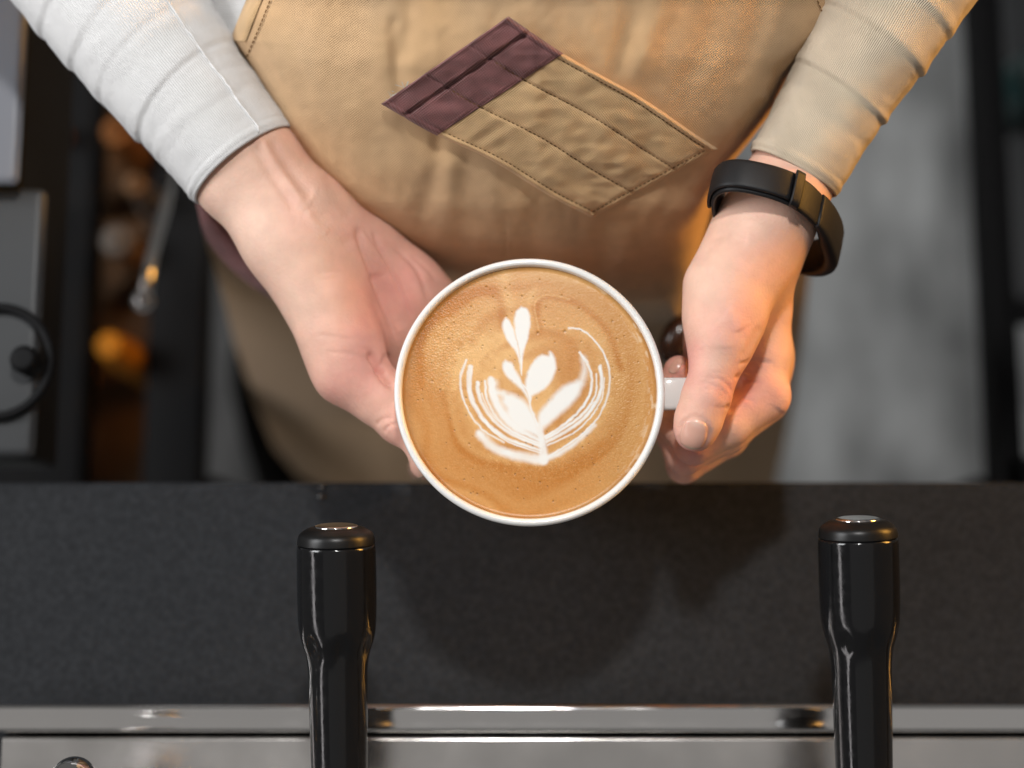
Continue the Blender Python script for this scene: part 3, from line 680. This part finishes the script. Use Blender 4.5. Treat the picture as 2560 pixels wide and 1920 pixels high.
# ================================================================== SLEEVES, SHIRT, TROUSERS
def sleeve(name, axis, folds, m, flat, label, seam=None, nt=200, na=112):
    """axis: (px, py, z mm, half width px) from the elbow to the cuff; folds: (t, height px, skew, w up, w down, phase)"""
    A_ = catmull([[*Pm(a, b, z), h * S] for a, b, z, h in axis], 40); s_ = np.linspace(0, 1, len(A_)); tt = np.linspace(0, 1, nt)
    pos = np.stack([np.interp(tt, s_, A_[:, i]) for i in range(4)], -1)
    tan = np.gradient(pos[:, :3], axis=0); tan /= np.linalg.norm(tan, axis=1)[:, None]
    e1 = np.cross(tan, (0, 0, 1.0)); e1 /= np.linalg.norm(e1, axis=1)[:, None]; e2 = np.cross(e1, tan)
    th_ = np.linspace(0, 2 * math.pi, na, endpoint=False)
    T, TH = np.meshgrid(tt, th_, indexing='ij')
    qn = np.c_[T.ravel() * 900, TH.ravel() * 60]
    off = (2.0 * vnoise(qn, 70, 51) + 1.1 * vnoise(qn, 24, 52) + 1.3 * vnoise(qn * [1.0, 0.35], 20, 53)).reshape(T.shape)
    for (t0, h, skew, wu, wd, ph) in folds:
        x = T - t0 - skew * np.cos(TH - ph) - 0.008 * vnoise(qn, 90, int(t0 * 1000)).reshape(T.shape)
        off += h * np.where(x < 0, np.exp(-(x / wu) ** 2), np.exp(-(x / wd) ** 2)) * (0.72 + 0.28 * np.cos(TH - ph + 0.6))
        off -= 0.35 * h * np.exp(-((x - wd * 2.0) / wd) ** 2)
    hem = np.exp(-((T - 0.965) / 0.006) ** 2) * 1.5; off = off - hem
    rad_ = pos[:, 3][:, None] + off * S
    V = pos[:, None, :3] + e1[:, None] * (rad_ * np.cos(TH))[..., None] + e2[:, None] * (rad_ * np.sin(TH) * flat)[..., None]
    V = V.reshape(-1, 3)
    # turned-in hem
    c = pos[-1, :3]; ring = V.reshape(nt, na, 3)[-1]
    ex = [ring + tan[-1] * 0.0006 + (c - ring) * 0.035, ring - tan[-1] * 0.0002 + (c - ring) * 0.06, ring - tan[-1] * 0.02 + (c - ring) * 0.07]
    V = np.vstack([V] + ex)
    uv = np.c_[np.r_[T.ravel() * 1.0, np.ones(3 * na)], np.r_[TH.ravel(), np.tile(th_, 3)] / (2 * math.pi)]
    o = pymesh(name, V, np.array(grid_faces(nt + 3, na, True))[:, ::-1], m, person, uv=uv); o['label'] = label
    if seam is not None:
        th_s, w_ = seam; k = int(th_s / (2 * math.pi) * na) % na
        pth = V[:nt * na].reshape(nt, na, 3)[:, k][::3] ; d = pth - pos[::3, :3]; pth = pth + d / np.linalg.norm(d, axis=1)[:, None] * 0.0003
        pth += rng.normal(0, 0.00025, pth.shape)
        sweep('seam', pth, w_ * S * rng.uniform(0.6, 1.3, len(pth)), m, o, seg=8)
    return o
sleeve('sleeve', [(40, -330, -22, 252), (215, -100, -22, 226), (370, 107, -22, 202), (500, 271, -22, 178), (612, 412, -22, 164)],
       [(0.985, 3, 0, 0.03, 0.006, 0), (0.82, 2.0, -0.01, 0.05, 0.012, 0.8), (0.675, 6, 0.034, 0.075, 0.009, 0.1), (0.535, 4.5, 0.022, 0.06, 0.010, -0.5), (0.40, 5.5, 0.036, 0.045, 0.009, 0.5), (0.30, 6, 0.03, 0.05, 0.010, 0.3), (0.15, 7, 0.03, 0.05, 0.010, 0)],
       M['knit'], 0.86, 'white ribbed knit sleeve beside the open hand', seam=(R(120), 2.6))
sleeve('sleeve', [(2470, -400, 20, 235), (2330, -165, 12, 200), (2205, 50, 6, 166), (2085, 255, -4, 138), (1984, 432, -9, 126)],
       [(0.985, 4, 0, 0.02, 0.006, 0), (0.71, 5.5, 0.018, 0.026, 0.007, 3.0), (0.55, 7, 0.024, 0.030, 0.007, 3.4), (0.44, 5.5, 0.012, 0.022, 0.007, 2.7), (0.30, 7, 0.02, 0.03, 0.007, 3.1), (0.83, 2, -0.02, 0.03, 0.012, 1.5)],
       M['knit_warm'], 0.92, 'knit sleeve with warm light in its colour, above the black wristband')
# shirt side seen between sleeve and apron
gx_, gy_ = np.meshgrid(np.linspace(360, 1250, 60), np.linspace(-420, 240, 50), indexing='ij')
zz = 12 - 46 * np.clip((760 - gx_) / 320, 0, 2) ** 2 - 0.05 * gy_ + 1.2 * vnoise(np.c_[gx_.ravel(), gy_.ravel()], 30, 61).reshape(gx_.shape)
V = Pm(gx_.ravel(), gy_.ravel(), zz.ravel() - 14)
pymesh('shirt', V, np.array(grid_faces(60, 50)), M['knit'], person, uv=np.c_[gx_.ravel(), gy_.ravel()] * S * 6)['label'] = 'white knit shirt side'
lp = catmull([P(1040, 900, -0.78), P(1050, 1010, -0.84), P(1090, 1190, -0.92), P(1120, 1260, -0.99)], 8)
sweep('trousers', lp, np.linspace(0.165, 0.165, len(lp)), M['trouser'], person, seg=36)

# ================================================================== APRON
apron = empty('apron', P(1280, 300, -0.02), 'tan canvas apron with a slanted maroon-topped chest pocket', 'apron')
bibp = np.array([(640, -330), (615, 0), (574, 101), (580, 116), (600, 220), (655, 380), (780, 560), (880, 680), (1000, 800), (1330, 840), (1700, 800), (1738, 700), (1747, 640),
                 (1765, 570), (1782, 500), (1816, 425), (1875, 353), (1943, 264), (1952, 240), (1970, 200), (2016, 152), (2076, 76), (2112, 36), (2108, 0), (2090, -330)], float)
ridges = [  # soft folds of the cloth: polyline, width, height mm
    ([(1018, -40), (1022, 60), (1010, 130)], 22, -2.2), ([(985, 60), (990, 150), (1000, 230)], 18, -1.8), ([(930, -40), (950, 120), (990, 260)], 36, 1.6),
    ([(1580, -40), (1575, 60), (1550, 160)], 30, -2.2), ([(1660, -60), (1640, 60), (1600, 180)], 32, 1.4), ([(1905, -30), (1890, 60), (1860, 160)], 28, -2.2), ([(1800, -40), (1780, 60), (1740, 170)], 34, -1.4),
    ([(1440, -30), (1450, 60), (1470, 150)], 30, -1.2), ([(800, -30), (790, 80), (800, 200)], 40, 1.6), ([(720, 0), (735, 100), (770, 220)], 28, -1.2),
    ([(1098, 350), (1090, 420), (1060, 520)], 24, -2.2), ([(1165, 400), (1160, 480), (1150, 600)], 26, -1.6), ([(1130, 420), (1120, 500), (1100, 590)], 30, 1.4),
    ([(1330, 560), (1340, 620), (1345, 680)], 30, -1.5), ([(1520, 560), (1500, 640), (1480, 700)], 32, -2.0), ([(1230, 480), (1240, 560), (1250, 640)], 26, 1.4),
    ([(850, 260), (900, 380), (1000, 500)], 46, 1.8), ([(1640, 520), (1600, 600), (1540, 680)], 36, 1.6), ([(690, 180), (760, 300), (860, 420)], 26, -1.0), ([(1700, 460), (1650, 540), (1600, 600)], 20, -1.2)]
BY = [-330, 0, 150, 300, 420, 520, 600, 660, 720, 780, 860]; BZ = [95, 46, 36, 19, 2, -16, -38, -64, -102, -150, -220]
def bib_z(q):
    px, py = q[:, 0], q[:, 1]
    z = np.interp(py, BY, BZ)
    z = np.interp(py - 15, BY, BZ) * 0.33 + z * 0.34 + np.interp(py + 15, BY, BZ) * 0.33
    d, _ = seg_dist(q, bibp[1:-1], 400)
    z = z - np.where(px < 1270, 24, 15) * np.abs((px - 1270) / 560) ** 2.2
    hem = np.exp(-((np.minimum(np.hypot(px - 600, py - 40), np.hypot(px - 2090, py - 30))) / 130) ** 2)
    z = z - (1 - 0.9 * hem) * np.where(px < 1270, 62 * np.exp(-d / 48), 34 * np.exp(-d / 26)) - 7 * np.exp(-(d / 14) ** 2)
    for poly, wd, h in ridges:
        dd, t = seg_dist(q, catmull(poly, 4), 200); z = z + 0.7 * h * np.exp(-(dd / wd) ** 2)
    z = z + 0.55 * vnoise(q * [1, 0.5], 52, 71) + 0.2 * vnoise(q, 21, 72)
    return z
nx, ny = 300, 236
us = np.linspace(0, 1, nx); ys = np.linspace(-330, 838, ny)
def xrange(poly, y):
    xs = []
    for i in range(len(poly)):
        (x1, y1), (x2, y2) = poly[i], poly[(i + 1) % len(poly)]
        if (y1 > y) != (y2 > y): xs.append(x1 + (y - y1) * (x2 - x1) / (y2 - y1))
    return (min(xs), max(xs)) if xs else (np.nan, np.nan)
rows = np.array([xrange(bibp, y + 1e-3) for y in ys])
gx_ = rows[:, 0][None] + (rows[:, 1] - rows[:, 0])[None] * us[:, None]; gy_ = np.broadcast_to(ys[None], gx_.shape)
q = np.c_[gx_.ravel(), gy_.ravel()]; ok = ~np.isnan(q).any(1); q[~ok] = (1300, 838)
zb = bib_z(q); V = Pm(q[:, 0], q[:, 1], zb)
apr0 = np.array([0.575, 0.375, 0.205])
worn = 1 + 0.05 * vnoise(q, 90, 73) + 0.05 * vnoise(q * [1, 0.4], 30, 74)
tone_b = apr0 * worn[:, None] * (1 + np.c_[0.03 * vnoise(q, 120, 75), 0 * worn, -0.05 * vnoise(q, 120, 75)])
bib = pymesh('bib', V, np.array(grid_faces(nx, ny)), M['apron'], apron, uv=q * S, tone=tone_b)
md = bib.modifiers.new('thickness', 'SOLIDIFY'); md.thickness = 0.0012; md.offset = -1
def on_bib(px, py, lift): 
    q = np.c_[np.ravel(px), np.ravel(py)].astype(float); return Pm(q[:, 0], q[:, 1], bib_z(q) + lift)
# hems at the two upper corners
for pts, nm in (([(640, -40), (617, 0), (596, 52), (578, 100)], 'hem'), ([(2098, -40), (2104, 0), (2106, 34), (2072, 74)], 'hem')):
    p2 = catmull(pts, 8); inn = 36 if pts[0][0] < 1000 else -36
    V = []; 
    for (x, y) in p2:
        for k in np.linspace(0, 1, 8): V.append((x + inn * k, y + 4 * k))
    V = np.array(V); prof_ = np.tile(0.9 + 0.9 * np.sin(np.linspace(0, 1, 8) * math.pi) ** 0.5, len(p2))
    pymesh(nm, on_bib(V[:, 0], V[:, 1], prof_), np.array(grid_faces(len(p2), 8)), M['pocket'], apron, uv=V * S)
def stitches(name, pts, parent, lift, m, step=12.0, ln=8.0, w_=1.7, zf=None):
    """a run of short raised threads along a line"""
    pl = catmull(pts, 10) if len(pts) > 2 else np.array(pts, float); d = np.r_[0, np.cumsum(np.linalg.norm(np.diff(pl, axis=0), axis=1))]
    V = []; F = []
    for s0 in np.arange(2, d[-1] - ln, step):
        c = [np.array([np.interp(s0 + ln * k / 3, d, pl[:, 0]), np.interp(s0 + ln * k / 3, d, pl[:, 1])]) for k in range(4)]
        t = c[3] - c[0]; t /= np.linalg.norm(t); nn = np.array([-t[1], t[0]]) * w_; b0 = len(V)
        for k, cc in enumerate(c):
            hh = lift + 0.28 * math.sin(math.pi * (k + 0.3) / 3.6)
            V += [(*(cc + nn), hh - 0.25), (*cc, hh), (*(cc - nn), hh - 0.25)]
        F += [(b0 + 3 * k + j, b0 + 3 * k + j + 1, b0 + 3 * k + j + 4, b0 + 3 * k + j + 3) for k in range(3) for j in range(2)]
    V = np.array(V); return pymesh(name, Pm(V[:, 0], V[:, 1], zf(V[:, :2]) + V[:, 2]), np.array(F), m, parent)
stitches('stitching', zc([(1400, 0), (1340, 150), (1275, 300)], 0, 0, 2.073), apron, 1.0, M['thread'], zf=bib_z)
stitches('stitching', zc([(2030, 0), (2060, 70), (2085, 130)], 850, 0, 1.7015), apron, 1.0, M['thread'], zf=bib_z)

# the slanted pocket
PA, PB, PC, PD = map(np.array, ((952., 260.), (1271., 41.), (1481., 545.), (1797., 373.)))
def pk(u, v):
    u = np.asarray(u)[..., None]; v = np.asarray(v)[..., None]
    p = (PA * (1 - u) + PC * u) * (1 - v) + (PB * (1 - u) + PD * u) * v
    nrm = np.array([-0.46, 0.89])
    return p + nrm * (6 * np.sin(u * 9.0) * (1 - v) * u * (1 - u) * 4 + 7 * np.sin(u * 6.3 + 0.4) * v * u * (1 - u) * 4)
um = 0.268; SV = (0.345, 0.682)
def pocket_h(u, v):
    e = np.minimum(np.minimum(v, 1 - v) * 387, np.minimum(u + 0.02, 1 - u) * 603)
    h = 2.4 * (1 - np.exp(-np.clip(e, 0, None) / 5.0))
    h = h + 1.5 * np.exp(-((np.minimum(v, 1 - v) * 387 - 9) / 7) ** 2)                   # corded long edges
    for s_ in SV: h = h - 0.9 * np.exp(-((v - s_) * 387 / 5.0) ** 2)
    h = h - 0.5 * np.exp(-((1 - u) * 603 - 16) ** 2 / 30) - 0.5 * np.exp(-((np.minimum(v, 1 - v) * 387 - 19) / 4) ** 2)
    q = np.c_[np.ravel(u) * 603, np.ravel(v) * 387]
    puff = (np.sin(np.clip((np.ravel(v) % 0.335) / 0.335, 0, 1) * math.pi)) * 0.9
    h = np.ravel(h) + puff * (0.45 + 0.8 * vnoise(q, 50, 81)) + 0.5 * vnoise(q, 24, 82) * np.clip(np.ravel(e) / 30, 0, 1)
    return h
def pk_patch(name, u0, u1, nu, nv, m, parent, lift=0.0, extra=None):
    U, W = np.meshgrid(np.linspace(u0, u1, nu), np.linspace(0, 1, nv), indexing='ij'); q = pk(U, W).reshape(-1, 2)
    h = pocket_h(U, W) + lift + (extra(U, W).ravel() if extra is not None else 0)
    edge = (np.minimum(W, 1 - W) < 1e-6).ravel() | ((U > u1 - 1e-6) | (U < u0 + 1e-6)).ravel()
    h = np.where(edge & ~((np.abs(U.ravel() - um) < 1e-6) & (lift == 0)), -0.4 if lift == 0 else h - 0.8, h)
    return pymesh(name, Pm(q[:, 0], q[:, 1], bib_z(q) + h), np.array(grid_faces(nu, nv))[:, ::-1], m, parent, uv=q * S)
pocket = pk_patch('pocket', um - 0.02, 1.0, 190, 130, M['pocket'], apron)
def hemx(U, W):
    x = U * 603; return 0.9 * smooth((62 - x) / 8) - 0.8 * np.exp(-((x - 66) / 5) ** 2) + 0.5 * np.exp(-((x - 4) / 6) ** 2)
pk_patch('pocket_band', 0.0, um, 80, 130, M['maroon'], pocket, lift=0.55, extra=hemx)
def stitch_on_pocket(pts_uv, m, name='stitching', lift=0.05):
    uvp = catmull(pts_uv, 8) if len(pts_uv) > 2 else np.linspace(pts_uv[0], pts_uv[1], 40); p = pk(uvp[:, 0], uvp[:, 1])
    def zf(xy):
        i = np.argmin(((xy[:, None, :] - p[None]) ** 2).sum(2), axis=1)
        return bib_z(xy) + pocket_h(uvp[i, 0], uvp[i, 1]) + np.where(uvp[i, 0] < um, 0.6, 0)
    stitches(name, p, pocket, lift, m, zf=zf)
for s_ in SV: stitch_on_pocket([(0.13, s_), (0.99, s_)], M['thread'])
stitch_on_pocket([(0.974, 0.04), (0.974, 0.96)], M['thread']); stitch_on_pocket([(um + 0.02, 0.05), (0.97, 0.05)], M['thread']); stitch_on_pocket([(um + 0.02, 0.95), (0.97, 0.95)], M['thread'])
stitch_on_pocket([(um - 0.018, 0.03), (um - 0.018, 0.97)], M['maroon'], lift=0.2)
# frayed threads at the left corner
V = []; F = []
for k in range(26):
    u0, v0 = rng.uniform(0.0, 0.03), rng.uniform(0.04, 0.20); a = pk(u0, v0); b0 = len(V); dd = rng.normal(0, 8, 2) + [-5, -7]
    for j in range(4):
        c = a + dd * j / 3 + rng.normal(0, 1.0, 2); V += [(*c, 2.6 + j * 0.4), (*(c + [2.6, 2.0]), 2.6 + j * 0.4)]
    F += [(b0 + 2 * j, b0 + 2 * j + 1, b0 + 2 * j + 3, b0 + 2 * j + 2) for j in range(3)]
V = np.array(V); pymesh('frayed_threads', Pm(V[:, 0], V[:, 1], bib_z(V[:, :2]) + V[:, 2]), np.array(F), mat('loose_thread', (0.5, 0.5, 0.46), 0.9), pocket)

# the skirt of the apron, falling towards the knees
LY = [440, 520, 605, 667, 760, 861, 990, 1118, 1190, 1280]; LX = [500, 500, 516, 536, 562, 588, 632, 686, 746, 830]
RY = [440, 600, 680, 790, 900, 1010, 1120, 1200, 1280]; RX = [2034, 2030, 2024, 2012, 1998, 1982, 1962, 1942, 1920]
SY = [440, 600, 750, 900, 1050, 1280]; SZ = [-105, -165, -270, -400, -540, -700]
def skirt_z(u, y): return np.interp(y, SY, SZ) - 75 * np.abs(2 * u - 1) ** 4
ny = 130; us = np.linspace(0, 1, 160); ys = np.linspace(440, 1280, ny)
U, W = np.meshgrid(us, ys, indexing='ij'); XL, XR_ = np.interp(W, LY, LX), np.interp(W, RY, RX); gx_ = XL + (XR_ - XL) * U
q = np.c_[gx_.ravel(), W.ravel()]; zs = skirt_z(U, W).ravel() + 5 * vnoise(q * [1, 0.35], 90, 91)
pymesh('skirt', Pm(q[:, 0], q[:, 1], zs), np.array(grid_faces(160, ny)), M['apron'], apron, uv=q * S, tone=np.broadcast_to(apr0, (len(q), 3)))
o1 = catmull([(490, 508), (512, 588), (560, 655), (625, 712), (722, 772)], 8); o2 = catmull([(500, 470), (590, 570), (680, 660), (760, 740), (800, 770)], 8)
n1 = len(o1); V = []
for k in np.linspace(0, 1, 10): V.append(np.c_[o1 * (1 - k) + o2 * k, np.full(n1, -92 + 6 * math.sin(k * math.pi))])
V = np.vstack(V); V[:, 2] -= np.tile(np.linspace(0, 55, n1), 10)
tr = pymesh('trim_band', Pm(V[:, 0], V[:, 1], V[:, 2]), np.array(grid_faces(10, n1)), M['maroon'], apron, uv=V[:, :2] * S); tr['label'] = 'maroon edging of the apron'
bc = Pm(1690, 848, -118)
lathe('toggle', [(-math.cos(a) * 0.012, math.sin(a) * 0.0075) for a in np.linspace(0.01, 3.13, 20)], M['brownbead'], apron, bc, (0.5, 1, 0.3), seg=32, caps=False)

# ================================================================== WRISTBAND
band = empty('wristband', Pm(1930, 540, -20), 'black rubber fitness band on the wrist of the hand holding the handle', 'wristband')
c0 = Pm(1932, 545, -9); e1 = Pm(2066, 578, -9) - c0; e2 = Pm(1905, 450, 19) - c0
wn = np.cross(e1, e2); wn /= np.linalg.norm(wn)
if wn[1] > 0: wn = -wn
def strap(name, th0, th1, n, width, thick, out, m, parent, bulge=None, closed=False):
    V = []; prof_ = []
    for k in range(16):
        a = 2 * math.pi * k / 16; ca, sa = math.cos(a), math.sin(a)
        prof_.append((math.copysign(abs(ca) ** 0.35, ca), math.copysign(abs(sa) ** 0.6, sa)))
    ths = np.linspace(th0, th1, n, endpoint=not closed)
    for a in ths:
        ca, sa = math.cos(a), math.sin(a); sup = (abs(ca) ** 2.5 + abs(sa) ** 2.5) ** (-1 / 2.5)
        p = c0 + (e1 * ca + e2 * sa) * sup
        d = (e1 * ca + e2 * sa); d /= np.linalg.norm(d); b_ = bulge(a) if bulge else 0.0
        th_ = thick(a) if callable(thick) else thick
        for (x, y) in prof_: V.append(p + d * (out + b_ + y * th_ / 2) + wn * (x * width(a) / 2))
    F = grid_faces(n, 16, True)
    if closed: F += [((n - 1) * 16 + k, (n - 1) * 16 + (k + 1) % 16, (k + 1) % 16, k) for k in range(16)]
    else: F += [tuple(range(16))[::-1], tuple(range((n - 1) * 16, n * 16))]
    return pymesh(name, V, F, m, parent)
strap('strap', 0, 2 * math.pi, 120, lambda a: 0.0138, 0.0022, 0.0002, M['rubber'], band, closed=True,
      bulge=lambda a: 0.0022 * math.exp(-((math.atan2(math.sin(a + 0.42), math.cos(a + 0.42))) / 0.40) ** 2))
strap('strap_end', R(62), R(168), 50, lambda a: 0.0118, 0.0019, 0.0024, M['rubber'], band)
strap('loop', R(54), R(61), 8, lambda a: 0.0150, 0.0052, 0.0022, M['rubber'], band)
hump = lambda a: max(0.0, 1 - ((a - R(-22)) / R(52)) ** 2)
cap_ = strap('tracker', R(-74), R(30), 60, lambda a: 0.0140 + 0.0040 * hump(a), lambda a: 0.0024 + 0.0050 * hump(a), 0.0010, M['rubber'], band,
      bulge=lambda a: 0.0022 * math.exp(-((a + 0.42) / 0.40) ** 2))

# ================================================================== BLURRED SURROUNDINGS
# left: grinder housing and dial on the back bench
def pbox(name, x0, x1, y0, y1, z, h, m, parent=None, bev=0.003):
    a = P(x0, (y0 + y1) / 2, z); b = P(x1, (y0 + y1) / 2, z)
    return box(name, (a[0], Y(y1, z), ZR + z - h), (b[0], Y(y0, z), ZR + z), m, parent, bev)
g = empty('coffee_grinder', P(-60, 700, -0.30), 'grey metal grinder with a black ring dial at the left picture edge', 'grinder')
pbox('hopper_lid', -420, 60, -220, 458, -0.085, 0.006, M['greymetal'], g, 0.004)
pbox('base', -420, 50, -220, 1130, -0.11, 0.08, M['black'], g, 0.004)
hb = pbox('housing', -420, 96, 468, 1140, -0.10, 0.008, M['darkgrey'], g, 0.004)
cc = P(-12, 905, -0.0975); pth = [cc + 140 * S * 1.16 * np.array([math.cos(a), math.sin(a), 0]) for a in np.linspace(0, 2 * math.pi, 60, endpoint=False)]
sweep('dial_ring', pth, 0.0022, M['black'], hb, seg=10, closed=True)
kp = [(-0.004, 0), (-0.004, 0.0063), (0.008, 0.0063), (0.010, 0.0045), (0.010, 0)]
lathe('dial_knob', round_prof(kp, 0.001), M['black'], hb, P(72, 905, -0.098), (0, 0, 1), up=(0, 1, 0), seg=32, caps=False)
# black cabinet with an open gap, things standing in it
k = empty('cabinet', (float(P(170, 700, -0.3)[0]), 0.1, 0.0), 'black open cabinet between the grinder and the apron', 'cabinet')
pbox('top_board', -420, 246, -900, 1240, -0.50, 0.03, M['black'], k)
pbox('top_board', 392, 532, -900, 1240, -0.50, 0.03, M['black'], k)
pbox('shelf', 200, 440, -900, 1240, -0.60, 0.02, M['wood'], k)
for xx in (120, 510):
    for yy in (-880, 1235):
        c = P(xx, yy, -0.53); box('post', (c[0] - 0.012, c[1] - 0.012, 0.0), (c[0] + 0.012, c[1] + 0.012, c[2]), M['black'], k, 0.002)
def jar(px, py, z, rpx, h, m, name, label, cat, lid=None, grp=None):
    b_ = P(px, py, z); r = rpx * S * (0.6 - z) / 0.6
    e = empty(name, b_ + np.array([0, 0, -h]), label, cat, grp)
    pr = round_prof([(-h, 0), (-h, r * 0.9), (-h * 0.9, r), (-h * 0.25, r), (-h * 0.1, r * 0.8), (0, r * 0.78), (0, 0)], 0.006)
    lathe('jar_body', pr, m, e, b_, (0, 0, 1), up=(0, 1, 0), seg=32, caps=False)
    if lid: lathe('lid', round_prof([(0.0005, 0), (0.0005, r * 0.82), (0.012, r * 0.82), (0.014, r * 0.3), (0.022, r * 0.25), (0.022, 0)], 0.003), lid, e, b_, (0, 0, 1), up=(0, 1, 0), seg=32, caps=False)
    return e
jar(272, 862, -0.455, 46, 0.14, M['orange'], 'storage_jar', 'bright orange jar deep in the black cabinet', 'jar')
jar(300, 340, -0.46, 46, 0.138, M['rust'], 'storage_jar', 'rust brown jar high in the cabinet gap by the sleeve', 'jar', M['rust'])
jar(345, 470, -0.47, 36, 0.128, M['clear'], 'storage_jar', 'beige lidded jar in the cabinet gap under the white sleeve', 'jar', M['wood'])
jar(300, 610, -0.48, 48, 0.118, M['wood'], 'storage_jar', 'dark brown jar in the cabinet gap above the orange one', 'jar', M['clear'])
jar(80, 255, -0.42, 26, 0.08, M['rust'], 'storage_jar', 'narrow rust jar beside the pale grey grinder lid', 'jar')
sp = empty('steel_ladle', P(358, 752, -0.30), 'steel ladle with a round shiny end hanging in the cabinet gap', 'ladle')
sb = P(358, 752, -0.27)
lathe('bowl', [(-math.cos(a) * 0.0062, math.sin(a) * 0.0062) for a in np.linspace(0.01, 3.13, 18)], M['chrome'], sp, sb, (0.2, 1, 0), seg=28, caps=False)
sweep('shaft', [sb + np.array([0.001, 0.003, 0]), P(380, 640, -0.29), P(412, 520, -0.32), P(430, 420, -0.34)], 0.0035, M['steel'], sp)
# right: black steel rack with a teal pot
rk = empty('steel_rack', (float(P(2500, 600, -0.6)[0]), 0.1, 0.0), 'black steel rack at the right picture edge', 'rack')
pbox('rail', 2446, 2514, -900, 1240, -0.50, 0.035, M['black'], rk)
pbox('cross_bar', 2514, 2860, 745, 792, -0.50, 0.035, M['black'], rk)
pbox('cross_bar', 2514, 2860, 1140, 1240, -0.50, 0.035, M['black'], rk)
for yy in (1235, -880):
    c = P(2480, yy, -0.535); box('post', (c[0] - 0.012, c[1] - 0.012, 0.0), (c[0] + 0.012, c[1] + 0.012, c[2]), M['black'], rk, 0.002)
pbox('shelf_board', 2500, 2860, -900, 744, -0.66, 0.02, M['darkgrey'], rk)
jar(2600, 170, -0.56, 70, 0.10, M['teal'], 'tea_tin', 'dark teal tin on the black rack at the upper right corner', 'tin', M['teal'])
